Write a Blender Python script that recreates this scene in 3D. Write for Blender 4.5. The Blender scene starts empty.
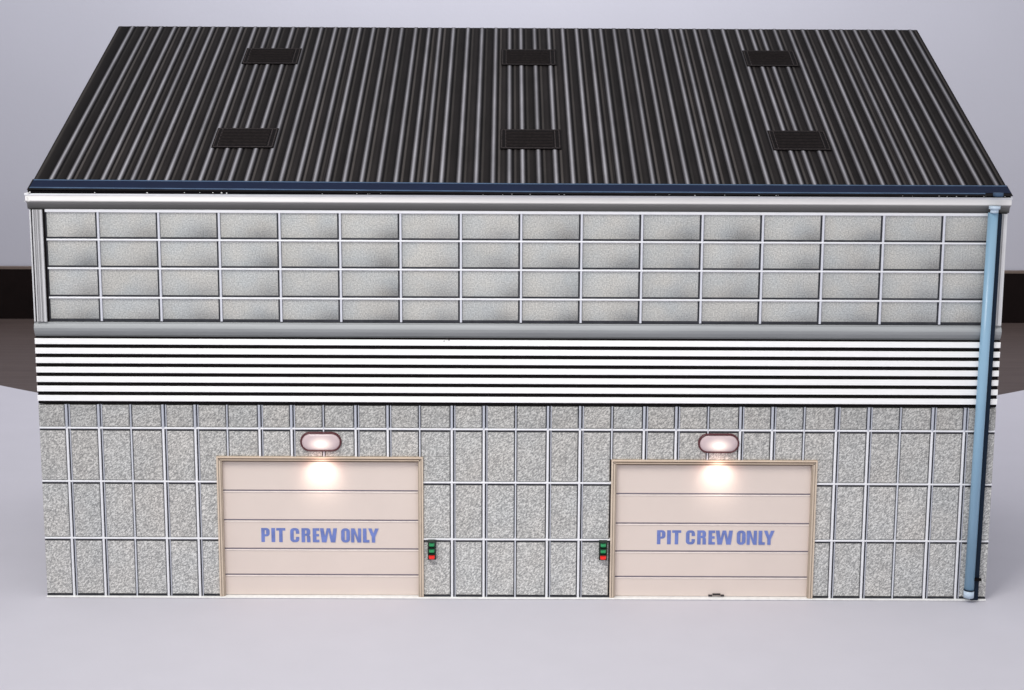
import bpy, bmesh, math, random
from mathutils import Vector, Matrix, noise
random.seed(7)
scene = bpy.context.scene
C = scene.collection
PI = math.pi

# ------------------------------------------------------------------ helpers
class MB:
    """collects shapes into one mesh; every face may carry a tone (vertex colour)"""
    def __init__(self): self.v = []; self.f = []; self.c = []
    def poly(self, pts, col=(1, 1, 1)):
        n = len(self.v); self.v += [tuple(p) for p in pts]
        self.c += [tuple(col)] * len(pts) if not isinstance(col, list) else [tuple(k) for k in col]
        self.f.append(tuple(range(n, n + len(pts))))
    def box(self, x0, x1, y0, y1, z0, z1, col=(1, 1, 1), bev=0.0):
        b = min(bev, (x1 - x0) * .45, (z1 - z0) * .45, max(1e-5, (y1 - y0)) * .9)
        n = len(self.v)
        if bev <= 0:
            vs = [(x0, y0, z0), (x1, y0, z0), (x1, y0, z1), (x0, y0, z1), (x0, y1, z0), (x1, y1, z0), (x1, y1, z1), (x0, y1, z1)]
            fs = [(0, 1, 2, 3), (5, 4, 7, 6), (4, 0, 3, 7), (1, 5, 6, 2), (3, 2, 6, 7), (4, 5, 1, 0)]
        else:   # chamfer round the front (minimum y) face
            vs = [(x0 + b, y0, z0 + b), (x1 - b, y0, z0 + b), (x1 - b, y0, z1 - b), (x0 + b, y0, z1 - b),
                  (x0, y0 + b, z0), (x1, y0 + b, z0), (x1, y0 + b, z1), (x0, y0 + b, z1),
                  (x0, y1, z0), (x1, y1, z0), (x1, y1, z1), (x0, y1, z1)]
            fs = [(0, 1, 2, 3), (4, 5, 1, 0), (5, 6, 2, 1), (6, 7, 3, 2), (7, 4, 0, 3),
                  (8, 9, 5, 4), (9, 10, 6, 5), (10, 11, 7, 6), (11, 8, 4, 7), (9, 8, 11, 10)]
        self.v += vs; self.c += [tuple(col)] * len(vs)
        self.f += [tuple(i + n for i in f) for f in fs]
    def extrude_x(self, prof, x0, x1, closed=True, cols=None):
        """profile of (y, z) points swept along x"""
        n = len(self.v); k = len(prof)
        self.v += [(x0, y, z) for y, z in prof] + [(x1, y, z) for y, z in prof]
        cc = cols if cols else [(1, 1, 1)] * k
        self.c += list(cc) * 2
        for i in range(k if closed else k - 1):
            j = (i + 1) % k
            self.f.append((n + i, n + k + i, n + k + j, n + j))
        if closed:
            self.f.append(tuple(n + i for i in range(k))); self.f.append(tuple(n + k + i for i in reversed(range(k))))
    def tube(self, p0, p1, r, seg=20, r1=None):
        p0 = Vector(p0); p1 = Vector(p1); a = (p1 - p0).normalized()
        u = a.orthogonal().normalized(); w = a.cross(u); r1 = r if r1 is None else r1
        n = len(self.v)
        for p, rr in ((p0, r), (p1, r1)):
            for i in range(seg):
                t = 2 * PI * i / seg; self.v.append(tuple(p + (u * math.cos(t) + w * math.sin(t)) * rr)); self.c.append((1, 1, 1))
        for i in range(seg):
            j = (i + 1) % seg; self.f.append((n + i, n + j, n + seg + j, n + seg + i))
        self.f.append(tuple(n + i for i in reversed(range(seg)))); self.f.append(tuple(n + seg + i for i in range(seg)))
    def build(self, name, mat, parent=None, smooth=False):
        me = bpy.data.meshes.new(name); me.from_pydata(self.v, [], self.f); me.update()
        at = me.color_attributes.new('tone', 'FLOAT_COLOR', 'POINT')
        for i, c in enumerate(self.c): at.data[i].color = (c[0], c[1], c[2], 1)
        bm = bmesh.new(); bm.from_mesh(me); bmesh.ops.recalc_face_normals(bm, faces=bm.faces) if name not in FLAT else None
        bm.to_mesh(me); bm.free()
        if smooth:
            for p in me.polygons: p.use_smooth = True
        me.materials.append(mat)
        o = bpy.data.objects.new(name, me); C.objects.link(o)
        if parent: o.parent = parent
        return o
FLAT = {'lettering', 'roof'}

def tag(o, label=None, cat=None, kind=None):
    if label: o['label'] = label
    if cat: o['category'] = cat
    if kind: o['kind'] = kind
    return o

# ------------------------------------------------------------------ materials
def srgb(r, g, b):
    def f(c):
        c /= 255.
        return c / 12.92 if c <= .04045 else ((c + .055) / 1.055) ** 2.4
    return (f(r), f(g), f(b), 1)

def mat(name, col, rough=.5, spec=.35, metal=0, grain=.06, gscale=60, bump=0, bscale=200, tone=False, emis=None, stretch=(1, 1, 1), coat=0):
    m = bpy.data.materials.new(name); m.use_nodes = True
    nt = m.node_tree; N = nt.nodes; Lk = nt.links; b = N['Principled BSDF']
    b.inputs['Roughness'].default_value = rough; b.inputs['Specular IOR Level'].default_value = spec
    b.inputs['Metallic'].default_value = metal; b.inputs['Coat Weight'].default_value = coat
    b.inputs['Coat Roughness'].default_value = .25
    tc = N.new('ShaderNodeTexCoord'); mp = N.new('ShaderNodeMapping'); mp.inputs['Scale'].default_value = stretch
    Lk.new(tc.outputs['Object'], mp.inputs['Vector'])
    nz = N.new('ShaderNodeTexNoise'); nz.inputs['Scale'].default_value = gscale; nz.inputs['Detail'].default_value = 5
    Lk.new(mp.outputs[0], nz.inputs['Vector'])
    mr = N.new('ShaderNodeMapRange'); mr.inputs['From Min'].default_value = .3; mr.inputs['From Max'].default_value = .7
    mr.inputs['To Min'].default_value = 1 - grain; mr.inputs['To Max'].default_value = 1 + grain
    Lk.new(nz.outputs['Fac'], mr.inputs['Value'])
    mx = N.new('ShaderNodeMix'); mx.data_type = 'RGBA'; mx.blend_type = 'MULTIPLY'; mx.inputs['Factor'].default_value = 1
    mx.inputs[6].default_value = col; Lk.new(mr.outputs[0], mx.inputs[7])
    out = mx.outputs[2]
    if tone:
        at = N.new('ShaderNodeAttribute'); at.attribute_name = 'tone'
        m2 = N.new('ShaderNodeMix'); m2.data_type = 'RGBA'; m2.blend_type = 'MULTIPLY'; m2.inputs['Factor'].default_value = 1
        Lk.new(out, m2.inputs[6]); Lk.new(at.outputs['Color'], m2.inputs[7]); out = m2.outputs[2]
    Lk.new(out, b.inputs['Base Color'])
    if bump:
        n2 = N.new('ShaderNodeTexNoise'); n2.inputs['Scale'].default_value = bscale; n2.inputs['Detail'].default_value = 4
        Lk.new(mp.outputs[0], n2.inputs['Vector'])
        bp = N.new('ShaderNodeBump'); bp.inputs['Strength'].default_value = bump; bp.inputs['Distance'].default_value = .01
        Lk.new(n2.outputs['Fac'], bp.inputs['Height']); Lk.new(bp.outputs[0], b.inputs['Normal'])
    if emis:
        b.inputs['Emission Color'].default_value = emis[0]; b.inputs['Emission Strength'].default_value = emis[1]
    return m

def stucco(name):
    """pitted plaster: short diagonal grains, light and dark"""
    m = bpy.data.materials.new(name); m.use_nodes = True
    nt = m.node_tree; N = nt.nodes; Lk = nt.links; b = N['Principled BSDF']
    b.inputs['Roughness'].default_value = .6; b.inputs['Specular IOR Level'].default_value = .25
    tc = N.new('ShaderNodeTexCoord'); mp0 = N.new('ShaderNodeMapping'); mp0.inputs['Rotation'].default_value = (0, math.radians(40), 0)
    mp = N.new('ShaderNodeMapping'); mp.inputs['Scale'].default_value = (.62, 1, 1.15)
    Lk.new(tc.outputs['Object'], mp0.inputs['Vector']); Lk.new(mp0.outputs[0], mp.inputs['Vector'])
    nz = N.new('ShaderNodeTexNoise'); nz.inputs['Scale'].default_value = 290; nz.inputs['Detail'].default_value = .6; nz.inputs['Distortion'].default_value = .15
    Lk.new(mp.outputs[0], nz.inputs['Vector'])
    cr = N.new('ShaderNodeValToRGB'); e = cr.color_ramp.elements
    e[0].position = .28; e[0].color = srgb(142, 142, 141); e[1].position = .72; e[1].color = srgb(222, 221, 217)
    k = cr.color_ramp.elements.new(.5); k.color = srgb(182, 181, 178)
    Lk.new(nz.outputs['Fac'], cr.inputs['Fac'])
    # broad uneven tint
    n3 = N.new('ShaderNodeTexNoise'); n3.inputs['Scale'].default_value = 5; n3.inputs['Detail'].default_value = 3
    Lk.new(tc.outputs['Object'], n3.inputs['Vector'])
    c3 = N.new('ShaderNodeValToRGB'); c3.color_ramp.elements[0].position = .35; c3.color_ramp.elements[0].color = (.965, .985, 1.0, 1)
    c3.color_ramp.elements[1].position = .65; c3.color_ramp.elements[1].color = (1.0, .99, .98, 1)
    Lk.new(n3.outputs['Fac'], c3.inputs['Fac'])
    at = N.new('ShaderNodeAttribute'); at.attribute_name = 'tone'
    m1 = N.new('ShaderNodeMix'); m1.data_type = 'RGBA'; m1.blend_type = 'MULTIPLY'; m1.inputs['Factor'].default_value = 1
    m2 = N.new('ShaderNodeMix'); m2.data_type = 'RGBA'; m2.blend_type = 'MULTIPLY'; m2.inputs['Factor'].default_value = 1
    Lk.new(cr.outputs[0], m1.inputs[6]); Lk.new(c3.outputs[0], m1.inputs[7])
    Lk.new(m1.outputs[2], m2.inputs[6]); Lk.new(at.outputs['Color'], m2.inputs[7]); Lk.new(m2.outputs[2], b.inputs['Base Color'])
    bp = N.new('ShaderNodeBump'); bp.inputs['Strength'].default_value = .22; bp.inputs['Distance'].default_value = .004
    Lk.new(nz.outputs['Fac'], bp.inputs['Height']); Lk.new(bp.outputs[0], b.inputs['Normal'])
    return m

def pane_mat(name):
    """frosted grey glazing: fine speckle over cloudy tint"""
    m = bpy.data.materials.new(name); m.use_nodes = True
    nt = m.node_tree; N = nt.nodes; Lk = nt.links; b = N['Principled BSDF']
    b.inputs['Roughness'].default_value = .5; b.inputs['Specular IOR Level'].default_value = .3
    tc = N.new('ShaderNodeTexCoord')
    nz = N.new('ShaderNodeTexNoise'); nz.inputs['Scale'].default_value = 240; nz.inputs['Detail'].default_value = 2
    n3 = N.new('ShaderNodeTexNoise'); n3.inputs['Scale'].default_value = 9; n3.inputs['Detail'].default_value = 4
    for n in (nz, n3): Lk.new(tc.outputs['Object'], n.inputs['Vector'])
    cr = N.new('ShaderNodeValToRGB'); e = cr.color_ramp.elements
    e[0].position = .33; e[0].color = srgb(157, 157, 156); e[1].position = .67; e[1].color = srgb(201, 200, 197)
    Lk.new(nz.outputs['Fac'], cr.inputs['Fac'])
    c3 = N.new('ShaderNodeValToRGB'); c3.color_ramp.elements[0].position = .35; c3.color_ramp.elements[0].color = (.90, .94, .97, 1)
    c3.color_ramp.elements[1].position = .62; c3.color_ramp.elements[1].color = (1.0, .99, .965, 1)
    Lk.new(n3.outputs['Fac'], c3.inputs['Fac'])
    at = N.new('ShaderNodeAttribute'); at.attribute_name = 'tone'
    m1 = N.new('ShaderNodeMix'); m1.data_type = 'RGBA'; m1.blend_type = 'MULTIPLY'; m1.inputs['Factor'].default_value = 1
    m2 = N.new('ShaderNodeMix'); m2.data_type = 'RGBA'; m2.blend_type = 'MULTIPLY'; m2.inputs['Factor'].default_value = 1
    Lk.new(cr.outputs[0], m1.inputs[6]); Lk.new(c3.outputs[0], m1.inputs[7])
    Lk.new(m1.outputs[2], m2.inputs[6]); Lk.new(at.outputs['Color'], m2.inputs[7]); Lk.new(m2.outputs[2], b.inputs['Base Color'])
    return m

M = {
 'sheet':   mat('sheet_paper', srgb(204, 202, 210), .6, .2, grain=.012, gscale=6, bump=.05, bscale=90),
 'wood':    mat('dull_brown_floor', srgb(86, 74, 70), .55, .25, grain=.16, gscale=7, stretch=(.35, 5, 1)),
 'skirt':   mat('dark_board', srgb(24, 16, 15), .7, .1, grain=.2, gscale=9),
 'skirttop':mat('board_edge', srgb(120, 105, 96), .5, .3),
 'wall':    mat('lavender_wall', srgb(206, 206, 216), .75, .15, grain=.012, gscale=2.2, bump=.04, bscale=60),
 'card':    mat('card', srgb(196, 196, 194), .6, .2, grain=.04, gscale=30),
 'joint':   mat('dark_joint', srgb(112, 114, 120), .7, .15, grain=.2, gscale=40),
 'jointdk': mat('black_joint', srgb(56, 57, 62), .7, .15, grain=.2, gscale=40),
 'bar':     mat('white_bar', srgb(236, 237, 241), .45, .3, grain=.03, gscale=35, tone=True),
 'bargrey': mat('blue_grey_bar', srgb(176, 184, 196), .5, .3, grain=.08, gscale=40),
 'stucco':  stucco('pitted_stucco'),
 'pane':    pane_mat('frosted_pane'),
 'trim':    mat('light_trim', srgb(236, 234, 232), .4, .35, grain=.03, gscale=14, stretch=(.4, 3, 3), tone=True),
 'cornice': mat('grey_moulding', srgb(158, 161, 163), .4, .4, grain=.06, gscale=16, stretch=(.3, 3, 3), tone=True),
 'white':   mat('white_slat', srgb(252, 252, 252), .45, .3, grain=.015, gscale=30),
 'black':   mat('black_gap', srgb(16, 12, 13), .7, .1, grain=.2),
 'roof':    mat('roof_print', (1, 1, 1, 1), .7, .05, grain=.16, gscale=22, tone=True, stretch=(1, .25, .25)),
 'roofside':mat('roof_edge', srgb(16, 14, 16), .7, .08),
 'vent':    mat('vent_black', srgb(17, 14, 15), .75, .06, grain=.2),
 'ventlv':  mat('vent_slat', srgb(30, 26, 26), .75, .06, grain=.3, gscale=120),
 'ventln':  mat('vent_line', srgb(52, 47, 47), .75, .06, grain=.5, gscale=180),
 'blue':    mat('navy_strip', srgb(8, 23, 50), .6, .1, grain=.12, gscale=12),
 'blueln':  mat('strip_edge', srgb(70, 90, 116), .6, .1, grain=.2, gscale=20),
 'pipe':    mat('blue_pipe', srgb(138, 176, 202), .3, .5, grain=.07, gscale=9, stretch=(3, 3, .4), coat=.3),
 'pipecap': mat('pale_collar', srgb(196, 214, 230), .3, .5),
 'navy':    mat('pipe_navy', srgb(14, 30, 48), .6, .2),
 'pilaster':mat('fluted_grey', srgb(206, 206, 208), .45, .3, grain=.05, gscale=18, tone=True),
 'door':    mat('cream_door', srgb(225, 211, 202), .5, .25, grain=.022, gscale=5),
 'doorln':  mat('door_groove', srgb(122, 116, 128), .6, .2),
 'doorhi':  mat('door_lip', srgb(240, 230, 224), .5, .3),
 'frame':   mat('tan_frame', srgb(206, 190, 172), .5, .3, grain=.06, gscale=18, tone=True),
 'text':    mat('blue_paint', srgb(114, 131, 194), .5, .25, grain=.14, gscale=40),
 'mark':    mat('dark_mark', srgb(52, 44, 46), .5, .3),
 'bezel':   mat('maroon_bezel', srgb(84, 34, 40), .35, .5, grain=.1),
 'house':   mat('signal_case', srgb(8, 34, 22), .4, .4),
 'green':   mat('green_lens', srgb(40, 150, 92), .3, .5, emis=(srgb(40, 170, 100), .12)),
 'red':     mat('red_lens', srgb(225, 30, 22), .3, .5, emis=(srgb(255, 30, 16), .25)),
 'foil':    mat('paper_chip', srgb(238, 238, 236), .6, .2),
}

# lens: pinkish frosted cover lit from a bulb low in its middle
def lens_mat():
    m = bpy.data.materials.new('lamp_lens'); m.use_nodes = True
    nt = m.node_tree; N = nt.nodes; Lk = nt.links; b = N['Principled BSDF']
    b.inputs['Roughness'].default_value = .25
    b.inputs['Base Color'].default_value = srgb(206, 186, 188)
    tc = N.new('ShaderNodeTexCoord'); mp = N.new('ShaderNodeMapping')
    mp.inputs['Location'].default_value = (0, 0, .006 / .032); mp.inputs['Scale'].default_value = (1 / .054, 0, 1 / .032)
    Lk.new(tc.outputs['Object'], mp.inputs['Vector'])
    gr = N.new('ShaderNodeTexGradient'); gr.gradient_type = 'QUADRATIC_SPHERE'; Lk.new(mp.outputs[0], gr.inputs['Vector'])
    mr = N.new('ShaderNodeMath'); mr.operation = 'MULTIPLY'; mr.inputs[1].default_value = 1.5; Lk.new(gr.outputs['Fac'], mr.inputs[0])
    b.inputs['Emission Color'].default_value = (1, .86, .72, 1); Lk.new(mr.outputs[0], b.inputs['Emission Strength'])
    return m
M['lens'] = lens_mat()

# ------------------------------------------------------------------ setting
mb = MB()      # the pale sheet the model stands on; its far edge is cut in a hollow curve
n = 48; far = []
for i in range(n + 1):
    x = -3.6 + 7.2 * i / n
    far.append((x, 2.17 + .148 * x * x))
for i in range(n):
    (xa, ya), (xb, yb) = far[i], far[i + 1]
    mb.poly([(xa, -2.5, 0), (xb, -2.5, 0), (xb, yb, 0), (xa, ya, 0)])
    mb.poly([(xa, ya, 0), (xb, yb, 0), (xb, yb, -.012), (xa, ya, -.012)])
tag(mb.build('table_sheet', M['sheet']), kind='structure')
mb = MB(); mb.poly([(-5, -2.5, -.03), (5, -2.5, -.03), (5, 5.06, -.03), (-5, 5.06, -.03)])
tag(mb.build('floor', M['wood']), kind='structure')
sk = MB(); sk.box(-5, 5, 5.06, 5.1, -.03, .268); sk = sk.build('skirting_board', M['skirt']); tag(sk, kind='structure')
e = MB(); e.box(-5, 5, 5.062, 5.1, .2685, .282); e.build('board_edge', M['skirttop'], sk)
mb = MB(); mb.poly([(-6, 5.12, -.03), (6, 5.12, -.03), (6, 5.12, 4), (-6, 5.12, 4)])
tag(mb.build('wall', M['wall']), kind='structure')

# ------------------------------------------------------------------ the model building
root = bpy.data.objects.new('model_building', None); C.objects.link(root)
tag(root, 'grey card model garage with ribbed black roof and two cream doors on pale sheet', 'model building')
HW = 1.5
SL = math.radians(18.48); ES = Vector((0, -.03, 1.304)); RD = Vector((0, math.cos(SL), math.sin(SL))); RN = Vector((0, -math.sin(SL), math.cos(SL)))
RL = 1.462
def rp(x, s, h): return Vector((x, 0, 0)) + ES + RD * s + RN * h

# body: front backing, sides, back
mb = MB()
yb = 1.33
zf = 1.286; zb = 1.715
mb.poly([(-1.488, .02, 0), (1.488, .02, 0), (1.488, .02, zf), (-1.488, .02, zf)])
mb.poly([(-1.488, .02, 0), (-1.488, .02, zf), (-1.488, yb, zb), (-1.488, yb, 0)])
mb.poly([(1.488, .02, 0), (1.488, yb, 0), (1.488, yb, zb), (1.488, .02, zf)])
mb.poly([(-1.488, yb, 0), (-1.488, yb, zb), (1.488, yb, zb), (1.488, yb, 0)])
wall = mb.build('wall', M['joint'], root)

# lower cladding --------------------------------------------------------------
DOORS = [(-.9465, -.2967, .4665), (.2962, .9445, .4605)]
cols = [-1.499] + [-1.4126 + .10052 * k for k in range(29)] + [1.499]
rows = [.008, .197, .3835, .5565, .634]
def minus_doors(x0, x1, z0, z1):
    out = []; todo = [(x0, x1, z0, z1)]
    for d0, d1, dz in DOORS:
        nxt = []
        for a, b, c, d in todo:
            if b <= d0 or a >= d1 or c >= dz: nxt.append((a, b, c, d)); continue
            if d > dz: nxt.append((a, b, dz, d))
            if a < d0: nxt.append((a, d0, c, min(d, dz)))
            if b > d1: nxt.append((d1, b, c, min(d, dz)))
        todo = nxt
    return [q for q in todo if q[1] - q[0] > .003 and q[3] - q[2] > .003]
pan = MB()
for i in range(len(cols) - 1):
    for j in range(4):
        x0 = cols[i] + (0 if not i else .0048 if (i - 1) % 3 == 2 else .0115); x1 = cols[i + 1] - (0 if i == len(cols) - 2 else .0052 if i % 3 == 2 else .0068)
        z0 = rows[j] + .0042; z1 = rows[j + 1] - (.0088 if j < 3 else .004)
        t = random.uniform(.97, 1.03); cool = random.uniform(-.008, .008)
        tt = t * (.88 if j == 3 else .98 if j == 2 else 1.04 if j == 1 else 1.09)  # top row darker: shade under the slat band put into tone
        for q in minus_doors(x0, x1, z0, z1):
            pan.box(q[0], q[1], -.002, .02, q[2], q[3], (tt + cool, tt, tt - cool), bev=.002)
clad = pan.build('cladding_panel', M['stucco'], wall)
barw = MB(); drk = MB()
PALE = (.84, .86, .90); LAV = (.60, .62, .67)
for k in range(29):
    x = cols[k + 1]; thin = (k % 3 == 2); w = .0022 if thin else .0036
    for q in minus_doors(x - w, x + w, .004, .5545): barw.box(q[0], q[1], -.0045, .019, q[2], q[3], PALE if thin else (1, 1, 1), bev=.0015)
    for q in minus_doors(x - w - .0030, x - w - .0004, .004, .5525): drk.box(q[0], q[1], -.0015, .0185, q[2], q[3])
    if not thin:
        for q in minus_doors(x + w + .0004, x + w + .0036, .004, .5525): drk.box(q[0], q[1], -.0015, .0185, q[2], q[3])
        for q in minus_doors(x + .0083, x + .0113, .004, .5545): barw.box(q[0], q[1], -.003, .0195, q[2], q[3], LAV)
    for q in minus_doors(x - w, x + w, .5555, .632): barw.box(q[0], q[1], -.0055, .019, q[2], q[3], LAV, bev=.0015)  # top-row bars greyed for the same shade below the band
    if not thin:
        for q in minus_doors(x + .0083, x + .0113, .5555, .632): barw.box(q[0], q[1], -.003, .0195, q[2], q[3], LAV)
for j in range(1, 4):
    z = rows[j]; xs = [-1.498] + [c for c in cols[1:-1]] + [1.498]
    for q in minus_doors(-1.498, 1.498, z - .0026, z + .0028): barw.box(q[0], q[1], -.0052, .0185, q[2], q[3], bev=.0015)
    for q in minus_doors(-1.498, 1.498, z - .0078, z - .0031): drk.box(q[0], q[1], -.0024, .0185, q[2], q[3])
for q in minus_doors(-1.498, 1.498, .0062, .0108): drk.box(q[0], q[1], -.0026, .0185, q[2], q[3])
barw.build('joint_strip', M['bar'], clad)
drk.build('joint_shadow_strip', M['jointdk'], clad)
b = MB(); b.box(-1.499, 1.499, -.012, .018, .0005, .0058, bev=.002); b.build('base_strip', M['foil'], wall)

# black and white slatted band --------------------------------------------------
bk = MB(); bk.box(-1.4975, 1.4975, -.003, .017, .6345, .8475); band = bk.build('slat_band', M['black'], root)
for i in range(7):
    s = MB(); zt = .8425 - i * .0301; s.box(-1.499, 1.499, -.0085, -.0031, zt - .0178, zt, bev=.001)
    s.build('slat', M['white'], band)

sc_ = MB()
for x, z, w_, h_ in ((-.224, .8455, .006, .004), (-.216, .842, .004, .006), (-.231, .838, .003, .005)): sc_.poly([(x, -.0125, z), (x + w_, -.0125, z + .001), (x + w_ * .7, -.0125, z + h_), (x + .001, -.0125, z + h_ * .6)])
sc_.build('scuff', M['mark'], band)
# grey moulding under the windows -----------------------------------------------
prof = []; cc = []
H0, H1 = .8485, .8935
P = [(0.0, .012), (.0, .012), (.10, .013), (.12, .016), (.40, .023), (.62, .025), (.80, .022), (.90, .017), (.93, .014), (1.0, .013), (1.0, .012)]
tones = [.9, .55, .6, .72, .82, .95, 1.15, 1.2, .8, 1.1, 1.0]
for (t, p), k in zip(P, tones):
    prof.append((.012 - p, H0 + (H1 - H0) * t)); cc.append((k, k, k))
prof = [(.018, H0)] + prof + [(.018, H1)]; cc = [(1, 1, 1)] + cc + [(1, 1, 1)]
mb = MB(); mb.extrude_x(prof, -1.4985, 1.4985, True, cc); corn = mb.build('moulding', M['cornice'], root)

# window band -------------------------------------------------------------------
wx = [-1.452] + [-1.2901 + .1855 * k for k in range(15)] + [1.452]
wz = [.896, .971, 1.0625, 1.1515, 1.2395]
pn = MB()
for i in range(len(wx) - 1):
    for j in range(4):
        x0 = wx[i] + .0044; x1 = wx[i + 1] - .0092; z0 = wz[j] + .0076; z1 = wz[j + 1] - .0044
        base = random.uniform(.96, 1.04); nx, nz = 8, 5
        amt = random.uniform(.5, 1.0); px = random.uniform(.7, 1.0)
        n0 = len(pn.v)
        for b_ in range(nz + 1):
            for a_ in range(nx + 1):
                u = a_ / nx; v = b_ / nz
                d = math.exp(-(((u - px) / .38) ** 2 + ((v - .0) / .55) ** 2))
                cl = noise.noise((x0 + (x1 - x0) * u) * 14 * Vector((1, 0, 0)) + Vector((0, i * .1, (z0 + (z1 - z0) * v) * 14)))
                t = 1.09 * base * (1 - .44 * amt * d - .10 * math.exp(-(v / .22) ** 2) - .13 * math.exp(-(u / .12) ** 2) + .06 * cl + .05 * v)  # printed pane shading put into tone: darker towards lower right
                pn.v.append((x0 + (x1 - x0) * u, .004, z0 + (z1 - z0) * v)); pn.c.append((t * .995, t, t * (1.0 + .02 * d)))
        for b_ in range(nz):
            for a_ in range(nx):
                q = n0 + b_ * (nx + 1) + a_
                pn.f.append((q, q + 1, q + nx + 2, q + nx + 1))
win = MB(); win.box(-1.460, 1.460, .0045, .0175, .8945, 1.2445)
win = win.build('window_band', M['jointdk'], root)
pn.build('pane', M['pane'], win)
gb = MB()
for k in range(15):
    x = wx[k + 1]; gb.box(x - .0033, x + .0033, -.002, .0042, .8965, 1.236, (.80, .81, .86), bev=.0015)
for j in range(1, 4): gb.box(-1.450, 1.450, -.0028, .0043, wz[j] - .0036, wz[j] + .0016, bev=.0015)
gb.build('glazing_bar', M['bar'], win)
gf = MB(); gf.box(-1.4515, 1.4515, -.003, .0044, 1.2355, 1.2445, bev=.0015); gf.build('window_head', M['bar'], win)

# pilasters at both ends
for x0, x1, name in ((-1.4985, -1.453, 'l'), (1.453, 1.4985, 'r')):
    pl = MB(); k = 6
    w = x1 - x0
    base = MB(); base.box(x0, x1, -.002, .0165, .8945, 1.2445)
    p = base.build('pilaster', M['black'], root)
    for u0, u1, d, t in ((.02, .13, .006, 1.1), (.22, .34, .008, .95), (.34, .50, .006, .62), (.50, .62, .008, .85), (.62, .72, .006, .66), (.72, .90, .009, 1.0)):
        if name == 'r' and u0 < .3: u0, u1, t = (.80, .98, 1.1)
        elif name == 'r': u0, u1 = .2 + u0 * .7, .2 + u1 * .7 + .03
        f = MB(); f.box(x0 + w * u0, x0 + w * u1 - .0006, -.002 - d, -.0022, .8955, 1.2435, (t, t, t), bev=.001)
        n0 = len(pl.v); pl.v += f.v; pl.c += f.c; pl.f += [tuple(i + n0 for i in q) for q in f.f]
    pl.build('fluting', M['pilaster'], p)

# eaves moulding
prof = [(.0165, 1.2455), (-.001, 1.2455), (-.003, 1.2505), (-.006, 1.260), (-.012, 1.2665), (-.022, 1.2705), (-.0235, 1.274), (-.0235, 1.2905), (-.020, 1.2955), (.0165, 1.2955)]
tn = [.5, .07, .11, .19, .30, .50, 1.12, 1.14, 1.2, 1.1]  # lit top and shaded underside are put into the tones
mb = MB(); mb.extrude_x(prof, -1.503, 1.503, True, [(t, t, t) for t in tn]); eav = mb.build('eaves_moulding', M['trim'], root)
mb = MB(); mb.box(-1.505, 1.505, -.0262, -.0236, 1.2895, 1.2965, bev=.001); mb.build('eaves_lip', M['bar'], eav)
mb = MB()                           # chipped card at the left corner and along the joint
for _ in range(9):
    x = -1.505 + random.uniform(-.001, .02); z = random.uniform(1.270, 1.304); s = random.uniform(.002, .005)
    mb.poly([(x, -.0275 - random.uniform(0, .003), z), (x + s, -.0275, z + s * random.uniform(-.3, .3)), (x + s * .6, -.029, z + s), (x - s * .2, -.0275, z + s * .7)])
for _ in range(34):
    x = random.uniform(-1.3, 1.48); z = random.uniform(1.2978, 1.3005); s = random.uniform(.002, .006)
    mb.poly([(x, -.0345, z), (x + s, -.0345, z), (x + s * .7, -.0345, z + s * .5), (x + s * .2, -.0345, z + s * .6)])
tag(mb.build('card_chip', M['foil'], eav), kind='stuff')

# roof ---------------------------------------------------------------------------
rm = MB()
RX0, RX1 = -1.4935, 1.4985
def e2x(px): return -1.4935 + (px - 28.0) / (1006.5 - 28.0) * (RX1 - RX0)
ridges = []; px = 45.6; gaps = [17.5, 17.2, 17.2, 16.4, 13.4, 16.6]; i = 0
while px < 1003: ridges.append(px); px += gaps[i % 6] * random.uniform(.985, 1.015); i += 1
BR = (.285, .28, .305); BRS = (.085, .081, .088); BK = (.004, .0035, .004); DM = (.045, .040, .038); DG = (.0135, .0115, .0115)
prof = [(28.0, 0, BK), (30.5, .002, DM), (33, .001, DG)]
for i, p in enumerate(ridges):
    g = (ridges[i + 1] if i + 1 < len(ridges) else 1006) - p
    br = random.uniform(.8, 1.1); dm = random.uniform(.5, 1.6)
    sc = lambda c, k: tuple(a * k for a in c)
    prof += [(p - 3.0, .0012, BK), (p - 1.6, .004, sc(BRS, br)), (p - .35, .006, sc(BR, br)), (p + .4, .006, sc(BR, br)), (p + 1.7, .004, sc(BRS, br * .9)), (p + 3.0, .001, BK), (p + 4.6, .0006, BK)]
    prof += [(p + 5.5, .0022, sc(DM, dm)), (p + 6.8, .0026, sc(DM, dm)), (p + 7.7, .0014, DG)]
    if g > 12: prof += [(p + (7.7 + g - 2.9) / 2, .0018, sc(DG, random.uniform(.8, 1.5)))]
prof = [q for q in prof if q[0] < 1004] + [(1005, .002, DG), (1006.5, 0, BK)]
ns = 40; k = len(prof)
SV = [RL * j / ns for j in range(ns + 1)]
VX = [(-.986, -.787), (-.063, .134), (.811, .999)]; VS = [(.328, .480), (1.072, 1.222)]
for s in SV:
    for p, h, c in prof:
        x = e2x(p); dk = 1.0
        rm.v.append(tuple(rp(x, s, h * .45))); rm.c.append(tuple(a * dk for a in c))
for j in range(ns):
    for i in range(k - 1):
        q = j * k + i; rm.f.append((q, q + 1, q + k + 1, q + k))
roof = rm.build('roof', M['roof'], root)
mb = MB()    # roof board under the print
def slab(mb, x0, x1, s0, s1, h0, h1, col=(1, 1, 1)):
    n0 = len(mb.v)
    mb.v += [tuple(rp(x, s, h)) for h in (h0, h1) for x, s in ((x0, s0), (x1, s0), (x1, s1), (x0, s1))]
    mb.c += [col] * 8
    mb.f += [tuple(n0 + i for i in f) for f in ((3, 2, 1, 0), (4, 5, 6, 7), (0, 1, 5, 4), (1, 2, 6, 5), (2, 3, 7, 6), (3, 0, 4, 7))]
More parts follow.
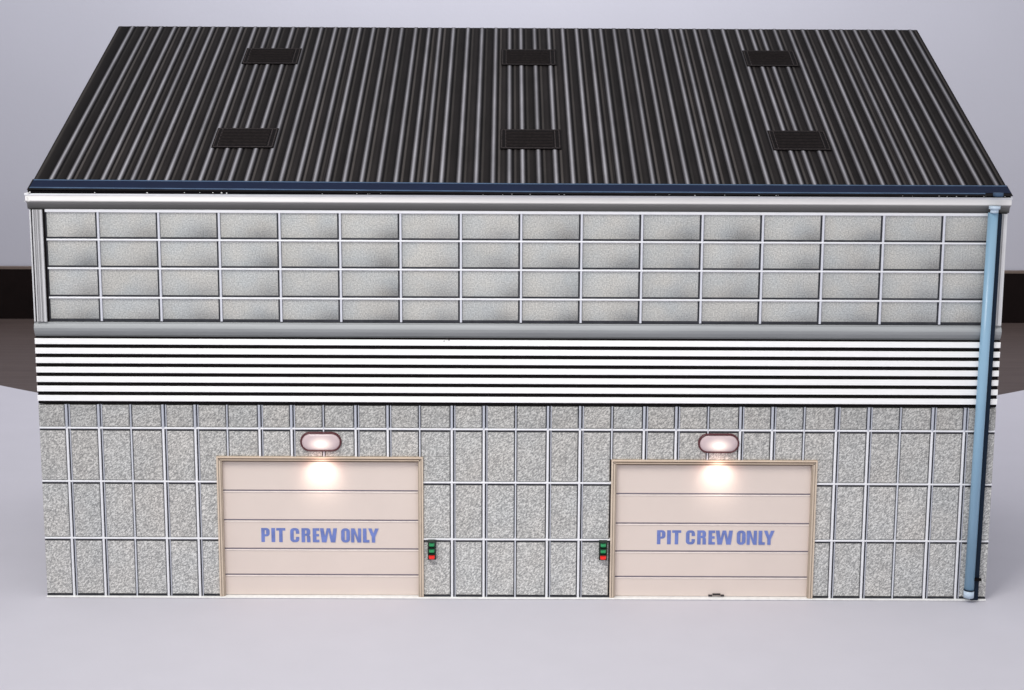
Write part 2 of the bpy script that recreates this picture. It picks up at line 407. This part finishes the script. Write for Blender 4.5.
slab(mb, RX0, RX1, .001, RL - .001, -.014, -.0006); mb.build('roof_board', M['roofside'], roof)
def band(mb, xa, xb, s0, s1, h0, h1):     # the strip along the eaves was stuck on a little askew
    f = lambda x: -.013 - .014 * min(1, (x + 1.5) / 1.5)
    n0 = len(mb.v); xs = [xa, -.75, 0, xb]
    for x in xs:
        for s, h in ((s0, h0), (s1, h0), (s1, h1), (s0, h1)): mb.v.append(tuple(rp(x, s + f(x), h))); mb.c.append((1, 1, 1))
    for i in range(3):
        p = n0 + 4 * i
        for u in range(4): w_ = (u + 1) % 4; mb.f.append((p + u, p + w_, p + 4 + w_, p + 4 + u))
    mb.f += [(n0, n0 + 1, n0 + 2, n0 + 3), (n0 + 15, n0 + 14, n0 + 13, n0 + 12)]
mb = MB(); band(mb, RX0 - .001, RX1 + .001, .012, .088, .0032, .0044); trim = mb.build('eaves_strip', M['black'], roof)
mb = MB(); band(mb, RX0 + .004, RX1, .030, .078, .0045, .0052); mb.build('navy_band', M['blue'], trim)
mb = MB(); band(mb, RX0 + .004, RX1, .0785, .085, .0045, .0055); band(mb, RX0 + .004, RX1 - .08, .0225, .0295, .0045, .0055); mb.build('band_edge', M['blueln'], trim)
def vent(x0, x1, s0, s1):
    mb = MB(); slab(mb, x0 + .004, x1 + .004, s0 - .004, s1 + .003,   .0034, .0050); v = mb.build('roof_vent', M['vent'], roof)
    mb = MB(); w = .0035; g = .012
    for a in (x0 + .007, x1 - w, x0 + g + .008, x1 - w - g - .002): slab(mb, a, a + w, s0 + .006, s1 - .006, .0051, .0055)
    for b_ in (s0, s1 - .006): slab(mb, x0 + .008, x1 - .001, b_, b_ + .0055, .0051, .0056)
    mb.build('vent_frame', M['ventln'], v)
    mb = MB(); m = 5
    for i in range(m):
        s = s0 + .026 + (s1 - s0 - .052) * i / (m - 1)
        n0 = len(mb.v)
        a, b_ = x0 + .022, x1 - .022
        mb.v += [tuple(rp(x, s + ds, h)) for ds, h in ((-.009, .0051), (.001, .0085), (.004, .0051)) for x in (a, b_)]
        mb.c += [(1, 1, 1)] * 6; mb.f += [(n0, n0 + 1, n0 + 3, n0 + 2), (n0 + 2, n0 + 3, n0 + 5, n0 + 4), (n0, n0 + 2, n0 + 4), (n0 + 1, n0 + 5, n0 + 3)]
    mb.build('vent_louvre', M['ventlv'], v)
for s0, s1 in VS:
    for x0, x1 in VX: vent(x0, x1, s0, s1)

# garage doors ---------------------------------------------------------------------
def rrect(w, h, r, m=7):
    pts = []
    for cx, cy, a0 in ((w / 2 - r, h / 2 - r, 0), (-w / 2 + r, h / 2 - r, 90), (-w / 2 + r, -h / 2 + r, 180), (w / 2 - r, -h / 2 + r, 270)):
        for i in range(m + 1):
            a = math.radians(a0 + 90 * i / m); pts.append((cx + r * math.cos(a), cy + r * math.sin(a)))
    return pts
def letter(ch):
    """heavy condensed capitals as polygons in a box one unit high"""
    s = .245; t = .17; P = []
    bar = lambda a, b, c, d: P.append([(a, c), (b, c), (b, d), (a, d)])
    def ring(x0, x1, y0, y1, r, keep=lambda u, v: True, ss=s, tt=t):
        w, h = x1 - x0, y1 - y0; o = rrect(w, h, r); q = rrect(w - 2 * ss, h - 2 * tt, max(.03, r - ss * .8)); cx, cy = (x0 + x1) / 2, (y0 + y1) / 2
        for i in range(len(o)):
            j = (i + 1) % len(o)
            mx = (o[i][0] + o[j][0] + q[i][0] + q[j][0]) / 4 + cx; my = (o[i][1] + o[j][1] + q[i][1] + q[j][1]) / 4 + cy
            if keep(mx, my): P.append([(p[0] + cx, p[1] + cy) for p in (o[i], o[j], q[j], q[i])])
    if ch == 'P': bar(0, s, 0, 1); ring(s - .23, .58, .40, 1, .22, lambda u, v: u > s, s, .155); bar(s - .01, s + .06, .40, .555); bar(s - .01, s + .06, .845, 1)
    if ch == 'I': bar(0, .26, 0, 1)
    if ch == 'T': bar(0, .62, .82, 1); bar(.19, .43, 0, .825)
    if ch == 'C':
        ring(0, .62, 0, 1, .24, lambda u, v: u < .38 or v > .80 or v < .2)
        bar(.385, .62, .60, .80); bar(.385, .62, .20, .38)
    if ch == 'R':
        bar(0, s, 0, 1); ring(s - .23, .60, .46, 1, .2, lambda u, v: u > s, s, .155); bar(s - .01, s + .08, .46, .61); bar(s - .01, s + .08, .845, 1)
        P.append([(.37, 0), (.61, 0), (.60, .40), (.52, .52), (.37, .50)])
    if ch == 'E': bar(0, s, 0, 1); bar(s - .005, .45, .82, 1); bar(s - .005, .43, .42, .59); bar(s - .005, .45, 0, .18)
    if ch == 'W':
        P.append([(0, 1), (.25, 1), (.40, .0), (.12, .0)]); P.append([(.46, 1), (.62, 1), (.43, .0), (.24, .0)])
        P.append([(.54, 1), (.70, 1), (.92, .0), (.73, .0)]); P.append([(.91, 1), (1.16, 1), (1.04, .0), (.76, .0)])
    if ch == 'O': ring(0, .60, 0, 1, .25)
    if ch == 'N': bar(0, .215, 0, 1); bar(.475, .69, 0, 1); P.append([(.10, 1), (.25, 1), (.59, .0), (.44, .0)])
    if ch == 'L': bar(0, s, 0, 1); bar(s - .005, .44, 0, .18)
    if ch == 'Y': P.append([(-.02, 1), (.22, 1), (.44, .36), (.24, .36)]); P.append([(.70, 1), (.46, 1), (.24, .36), (.44, .36)]); bar(.225, .455, 0, .40)
    return P
STARTS = dict(zip(range(11), (0, .69, 1.03, 1.98, 2.75, 3.52, 4.02, 5.46, 6.14, 6.95, 7.33)))
def garage_door(x0, x1, zt, tx0, mark=False):
    fw = .0165; xc = (x0 + x1) / 2
    dz = zt - .4665
    d = MB(); lines = [.3535 + dz, .2565 + dz, .1618 + dz * .6, .0755 + dz * .4]
    edges = [zt - fw + .004] + lines + [.0062]
    for a, b_ in zip(edges[:-1], edges[1:]): d.box(x0 + fw - .002, x1 - fw + .002, .0095, .0188, b_ + .0008, a - .0036, bev=.0008)
    door = d.build('garage_door', M['door'], root)
    g = MB()
    for z in lines: g.box(x0 + fw, x1 - fw, .0102, .0186, z - .0030, z + .0006)
    g.build('panel_groove', M['doorln'], door)
    g = MB()
    for z in lines: g.box(x0 + fw, x1 - fw, .0072, .0096, z - .0072, z - .0044, bev=.0006)
    g.build('panel_lip', M['doorhi'], door)
    f = MB()
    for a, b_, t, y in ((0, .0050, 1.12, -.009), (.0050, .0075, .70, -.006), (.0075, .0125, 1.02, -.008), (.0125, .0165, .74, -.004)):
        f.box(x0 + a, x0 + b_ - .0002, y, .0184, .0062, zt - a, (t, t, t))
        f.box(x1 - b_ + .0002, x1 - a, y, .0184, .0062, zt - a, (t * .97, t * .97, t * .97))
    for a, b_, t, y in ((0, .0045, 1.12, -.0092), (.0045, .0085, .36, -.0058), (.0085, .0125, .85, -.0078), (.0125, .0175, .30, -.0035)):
        f.box(x0 + a + .0003, x1 - a - .0003, y - .0002, .0183, zt - b_, zt - a - .0002, (t, t * (.97 if t > .5 else .86), t * (.94 if t > .5 else .8)))  # lintel's printed shadow is put into the dark reddish strip tones
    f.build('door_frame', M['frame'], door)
    L = MB(); h = .0465; ky = 0
    for i, ch in enumerate('PITCREWONLY'):
        for P in letter(ch):
            ky += 1
            L.poly([(tx0 + (STARTS[i] + p[0]) * h, .0091 - .000012 * ky, .1822 + dz * .4 + p[1] * h) for p in P])
    L.build('lettering', M['text'], door)
    if mark:
        k = MB()
        for (a, b_, c_, dd) in ((-.026, -.014, .0075, .0125), (-.013, .012, .011, .0165), (.013, .024, .0075, .0125)):
            k.box(.640 + a, .640 + b_, .0040, .0094, c_, dd, bev=.002)
        k.build('floor_latch', M['mark'], door)
    # lamp over the door
    lx = xc + (.0045 if not mark else .0115); lz = .5155
    o = rrect(.128, .060, .0298, 10); q = rrect(.119, .052, .0258, 10)
    bz = MB(); lay = [(rrect(.130, .062, .0308, 10), .019), (rrect(.130, .062, .0308, 10), -.008), (rrect(.123, .056, .0278, 10), -.012), (q, -.0105), (q, -.004)]
    nn = len(o)
    for pts, y in lay: bz.v += [(p[0], y, p[1]) for p in pts]; bz.c += [(1, 1, 1)] * nn
    for a in range(len(lay) - 1):
        for i in range(nn): j = (i + 1) % nn; bz.f.append((a * nn + i, a * nn + j, (a + 1) * nn + j, (a + 1) * nn + i))
    bezel = bz.build('wall_lamp', M['bezel'], root, True); bezel.location = (lx, 0, lz)
    ln = MB()
    for sc_, y in ((1, -.0085), (.9, -.0115), (.7, -.0135), (.4, -.0145), (.02, -.015)):
        ln.v += [(p[0] * sc_, y, p[1] * sc_) for p in q]; ln.c += [(1, 1, 1)] * nn
    for a in range(4):
        for i in range(nn): j = (i + 1) % nn; ln.f.append((a * nn + i, a * nn + j, (a + 1) * nn + j, (a + 1) * nn + i))
    ln.build('lamp_lens', M['lens'], bezel, True)
    # added spots below the lamp imitate its printed glow on the door head
    def pl(nm, loc, tgt, e, col, cone, r):
        l = bpy.data.lights.new(nm, 'SPOT'); l.energy = e; l.color = col; l.shadow_soft_size = r; l.spot_size = math.radians(cone); l.spot_blend = 1.0
        ob = bpy.data.objects.new(nm, l); C.objects.link(ob); ob.location = loc; ob.parent = root
        ob.rotation_euler = (Vector(tgt) - Vector(loc)).to_track_quat('-Z', 'Y').to_euler()
    pl('door_glow_spot', (lx, -.056, .452), (lx, .01, .405), DOOR_GLOW_E, (1, .95, .86), 92, .012)
    pl('door_red_glow_spot', (lx, -.075, .455), (lx, .01, .425), DOOR_GLOW_E * .55, (1, .56, .46), 108, .016)
    return door
DOOR_GLOW_E = .42
dl = garage_door(*DOORS[0], -.8130)
dr = garage_door(*DOORS[1], .4455, True)

# signal lights --------------------------------------------------------------------
def signal(x, z):
    h = MB(); h.box(x - .0130, x + .0130, -.020, .0188, z - .032, z + .032, bev=.004)
    o = h.build('signal_light', M['house'], root)
    for i, (m_, nm) in enumerate((('green', 'green_lens'), ('green', 'green_lens'), ('red', 'red_lens'))):
        zc = z + .020 - .0205 * i; l = MB()
        w = .0085 if nm == 'green_lens' else .0092
        pts = rrect(w * 2, w * 1.75, w * .5, 5); nn = len(pts)
        for sc_, y in ((1, -.0205), (.85, -.0245), (.45, -.0265), (.02, -.027)):
            l.v += [(x + p[0] * sc_, y, zc + p[1] * sc_) for p in pts]; l.c += [(1, 1, 1)] * nn
        for a in range(3):
            for k_ in range(nn): j = (k_ + 1) % nn; l.f.append((a * nn + k_, a * nn + j, (a + 1) * nn + j, (a + 1) * nn + k_))
        l.build(nm, M[m_], o, True)
        v = MB(); v.box(x - .0105, x + .0105, -.030, -.0202, zc + w * .9, zc + w * .9 + .0022); v.build('visor', M['house'], o)
signal(-.270, .1655); signal(.2735, .166)

# drainpipe -------------------------------------------------------------------------
xt, xb = 1.449, 1.440; r = .0155
mb = MB(); mb.tube((xt, -.021, 1.249), (xb, -.021, .0405), r, 28); pipe = mb.build('drainpipe', M['pipe'], root, True)
mb = MB(); mb.tube((xb, -.021, .040), (xb, -.021, .0175), r * 1.06, 28); mb.build('pipe_foot', M['pipecap'], pipe, True)
mb = MB(); mb.tube((xb + .0002, -.021, .0445), (xb, -.021, .0405), r * 1.10, 28); mb.build('pipe_ring', M['navy'], pipe, True)
mb = MB(); mb.tube((xt, -.034, 1.262), (xt, -.034, 1.271), r * 1.12, 28); mb.tube((xt, -.033, 1.250), (xt, -.033, 1.262), r * .8, 28); mb.build('pipe_collar', M['pipecap'], pipe, True)
mb = MB(); mb.tube((xt + .006, -.044, 1.302), (xt + .006, -.044, 1.312), r * 1.0, 28); mb.build('pipe_inlet', M['blueln'], pipe, True)
mb = MB(); n0 = 0
mb.v = [(xt + .008, -.0185, 1.244), (xt + .0290, -.0185, 1.244), (xb + .0310, -.0185, .0065), (xb + .008, -.0185, .0065)]
mb.v += [(a, .001, c) for a, b_, c in mb.v]; mb.c = [(1, 1, 1)] * 8
mb.f = [(0, 1, 2, 3), (7, 6, 5, 4), (0, 4, 5, 1), (1, 5, 6, 2), (2, 6, 7, 3), (3, 7, 4, 0)]
mb.build('pipe_shade_strip', M['navy'], pipe)  # added navy strip: the pipe's printed shaded side put into shape
mb = MB(); mb.box(xb + .012, xb + .036, -.030, -.0186, .074, .081); mb.build('pipe_clip', M['black'], pipe)

# ------------------------------------------------------------------ camera
cam = bpy.data.cameras.new('camera'); co = bpy.data.objects.new('camera', cam); C.objects.link(co)
rt = Vector((0.99998707, -0.00200919, 0.00467065)); up = Vector((-0.00419082, 0.19444896, 0.98090369)); fw = Vector((0.00287903, 0.98091058, -0.19443803))
m = Matrix.Identity(4)
for i in range(3): m[i][0] = rt[i]; m[i][1] = up[i]; m[i][2] = -fw[i]
m.translation = Vector((-0.03482399, -5.48907504, 1.91448074)); co.matrix_world = m
cam.sensor_width = 36; cam.lens = 1800 / 1024 * 36; cam.clip_start = .05; cam.clip_end = 100
scene.camera = co

# ------------------------------------------------------------------ light
w = bpy.data.worlds.new('World'); scene.world = w; w.use_nodes = True
w.node_tree.nodes['Background'].inputs['Color'].default_value = (.955, .955, 1, 1); w.node_tree.nodes['Background'].inputs['Strength'].default_value = .78
def area(nm, loc, tgt, sx, sy, e, col, spread=180):
    l = bpy.data.lights.new(nm, 'AREA'); l.shape = 'RECTANGLE'; l.size = sx; l.size_y = sy; l.energy = e; l.color = col
    l.spread = math.radians(spread)
    o = bpy.data.objects.new(nm, l); C.objects.link(o); o.location = loc
    o.rotation_euler = (Vector(tgt) - Vector(loc)).to_track_quat('-Z', 'Y').to_euler()
area('key_softbox', (-1.6, -2.9, 4.6), (0, .3, .4), 2.6, 2.0, 27, (1, .975, .93), 68)
area('fill_softbox', (2.6, -5.0, 2.6), (0, .2, .6), 2.2, 2.2, 12, (1, .98, .96))
area('wall_softbox', (-.1, 3.2, 3.7), (0, 5.1, 1.8), 3.8, .6, 70, (.97, .97, 1))

scene.view_settings.view_transform = 'Standard'; scene.view_settings.look = 'None'; scene.view_settings.exposure = 0
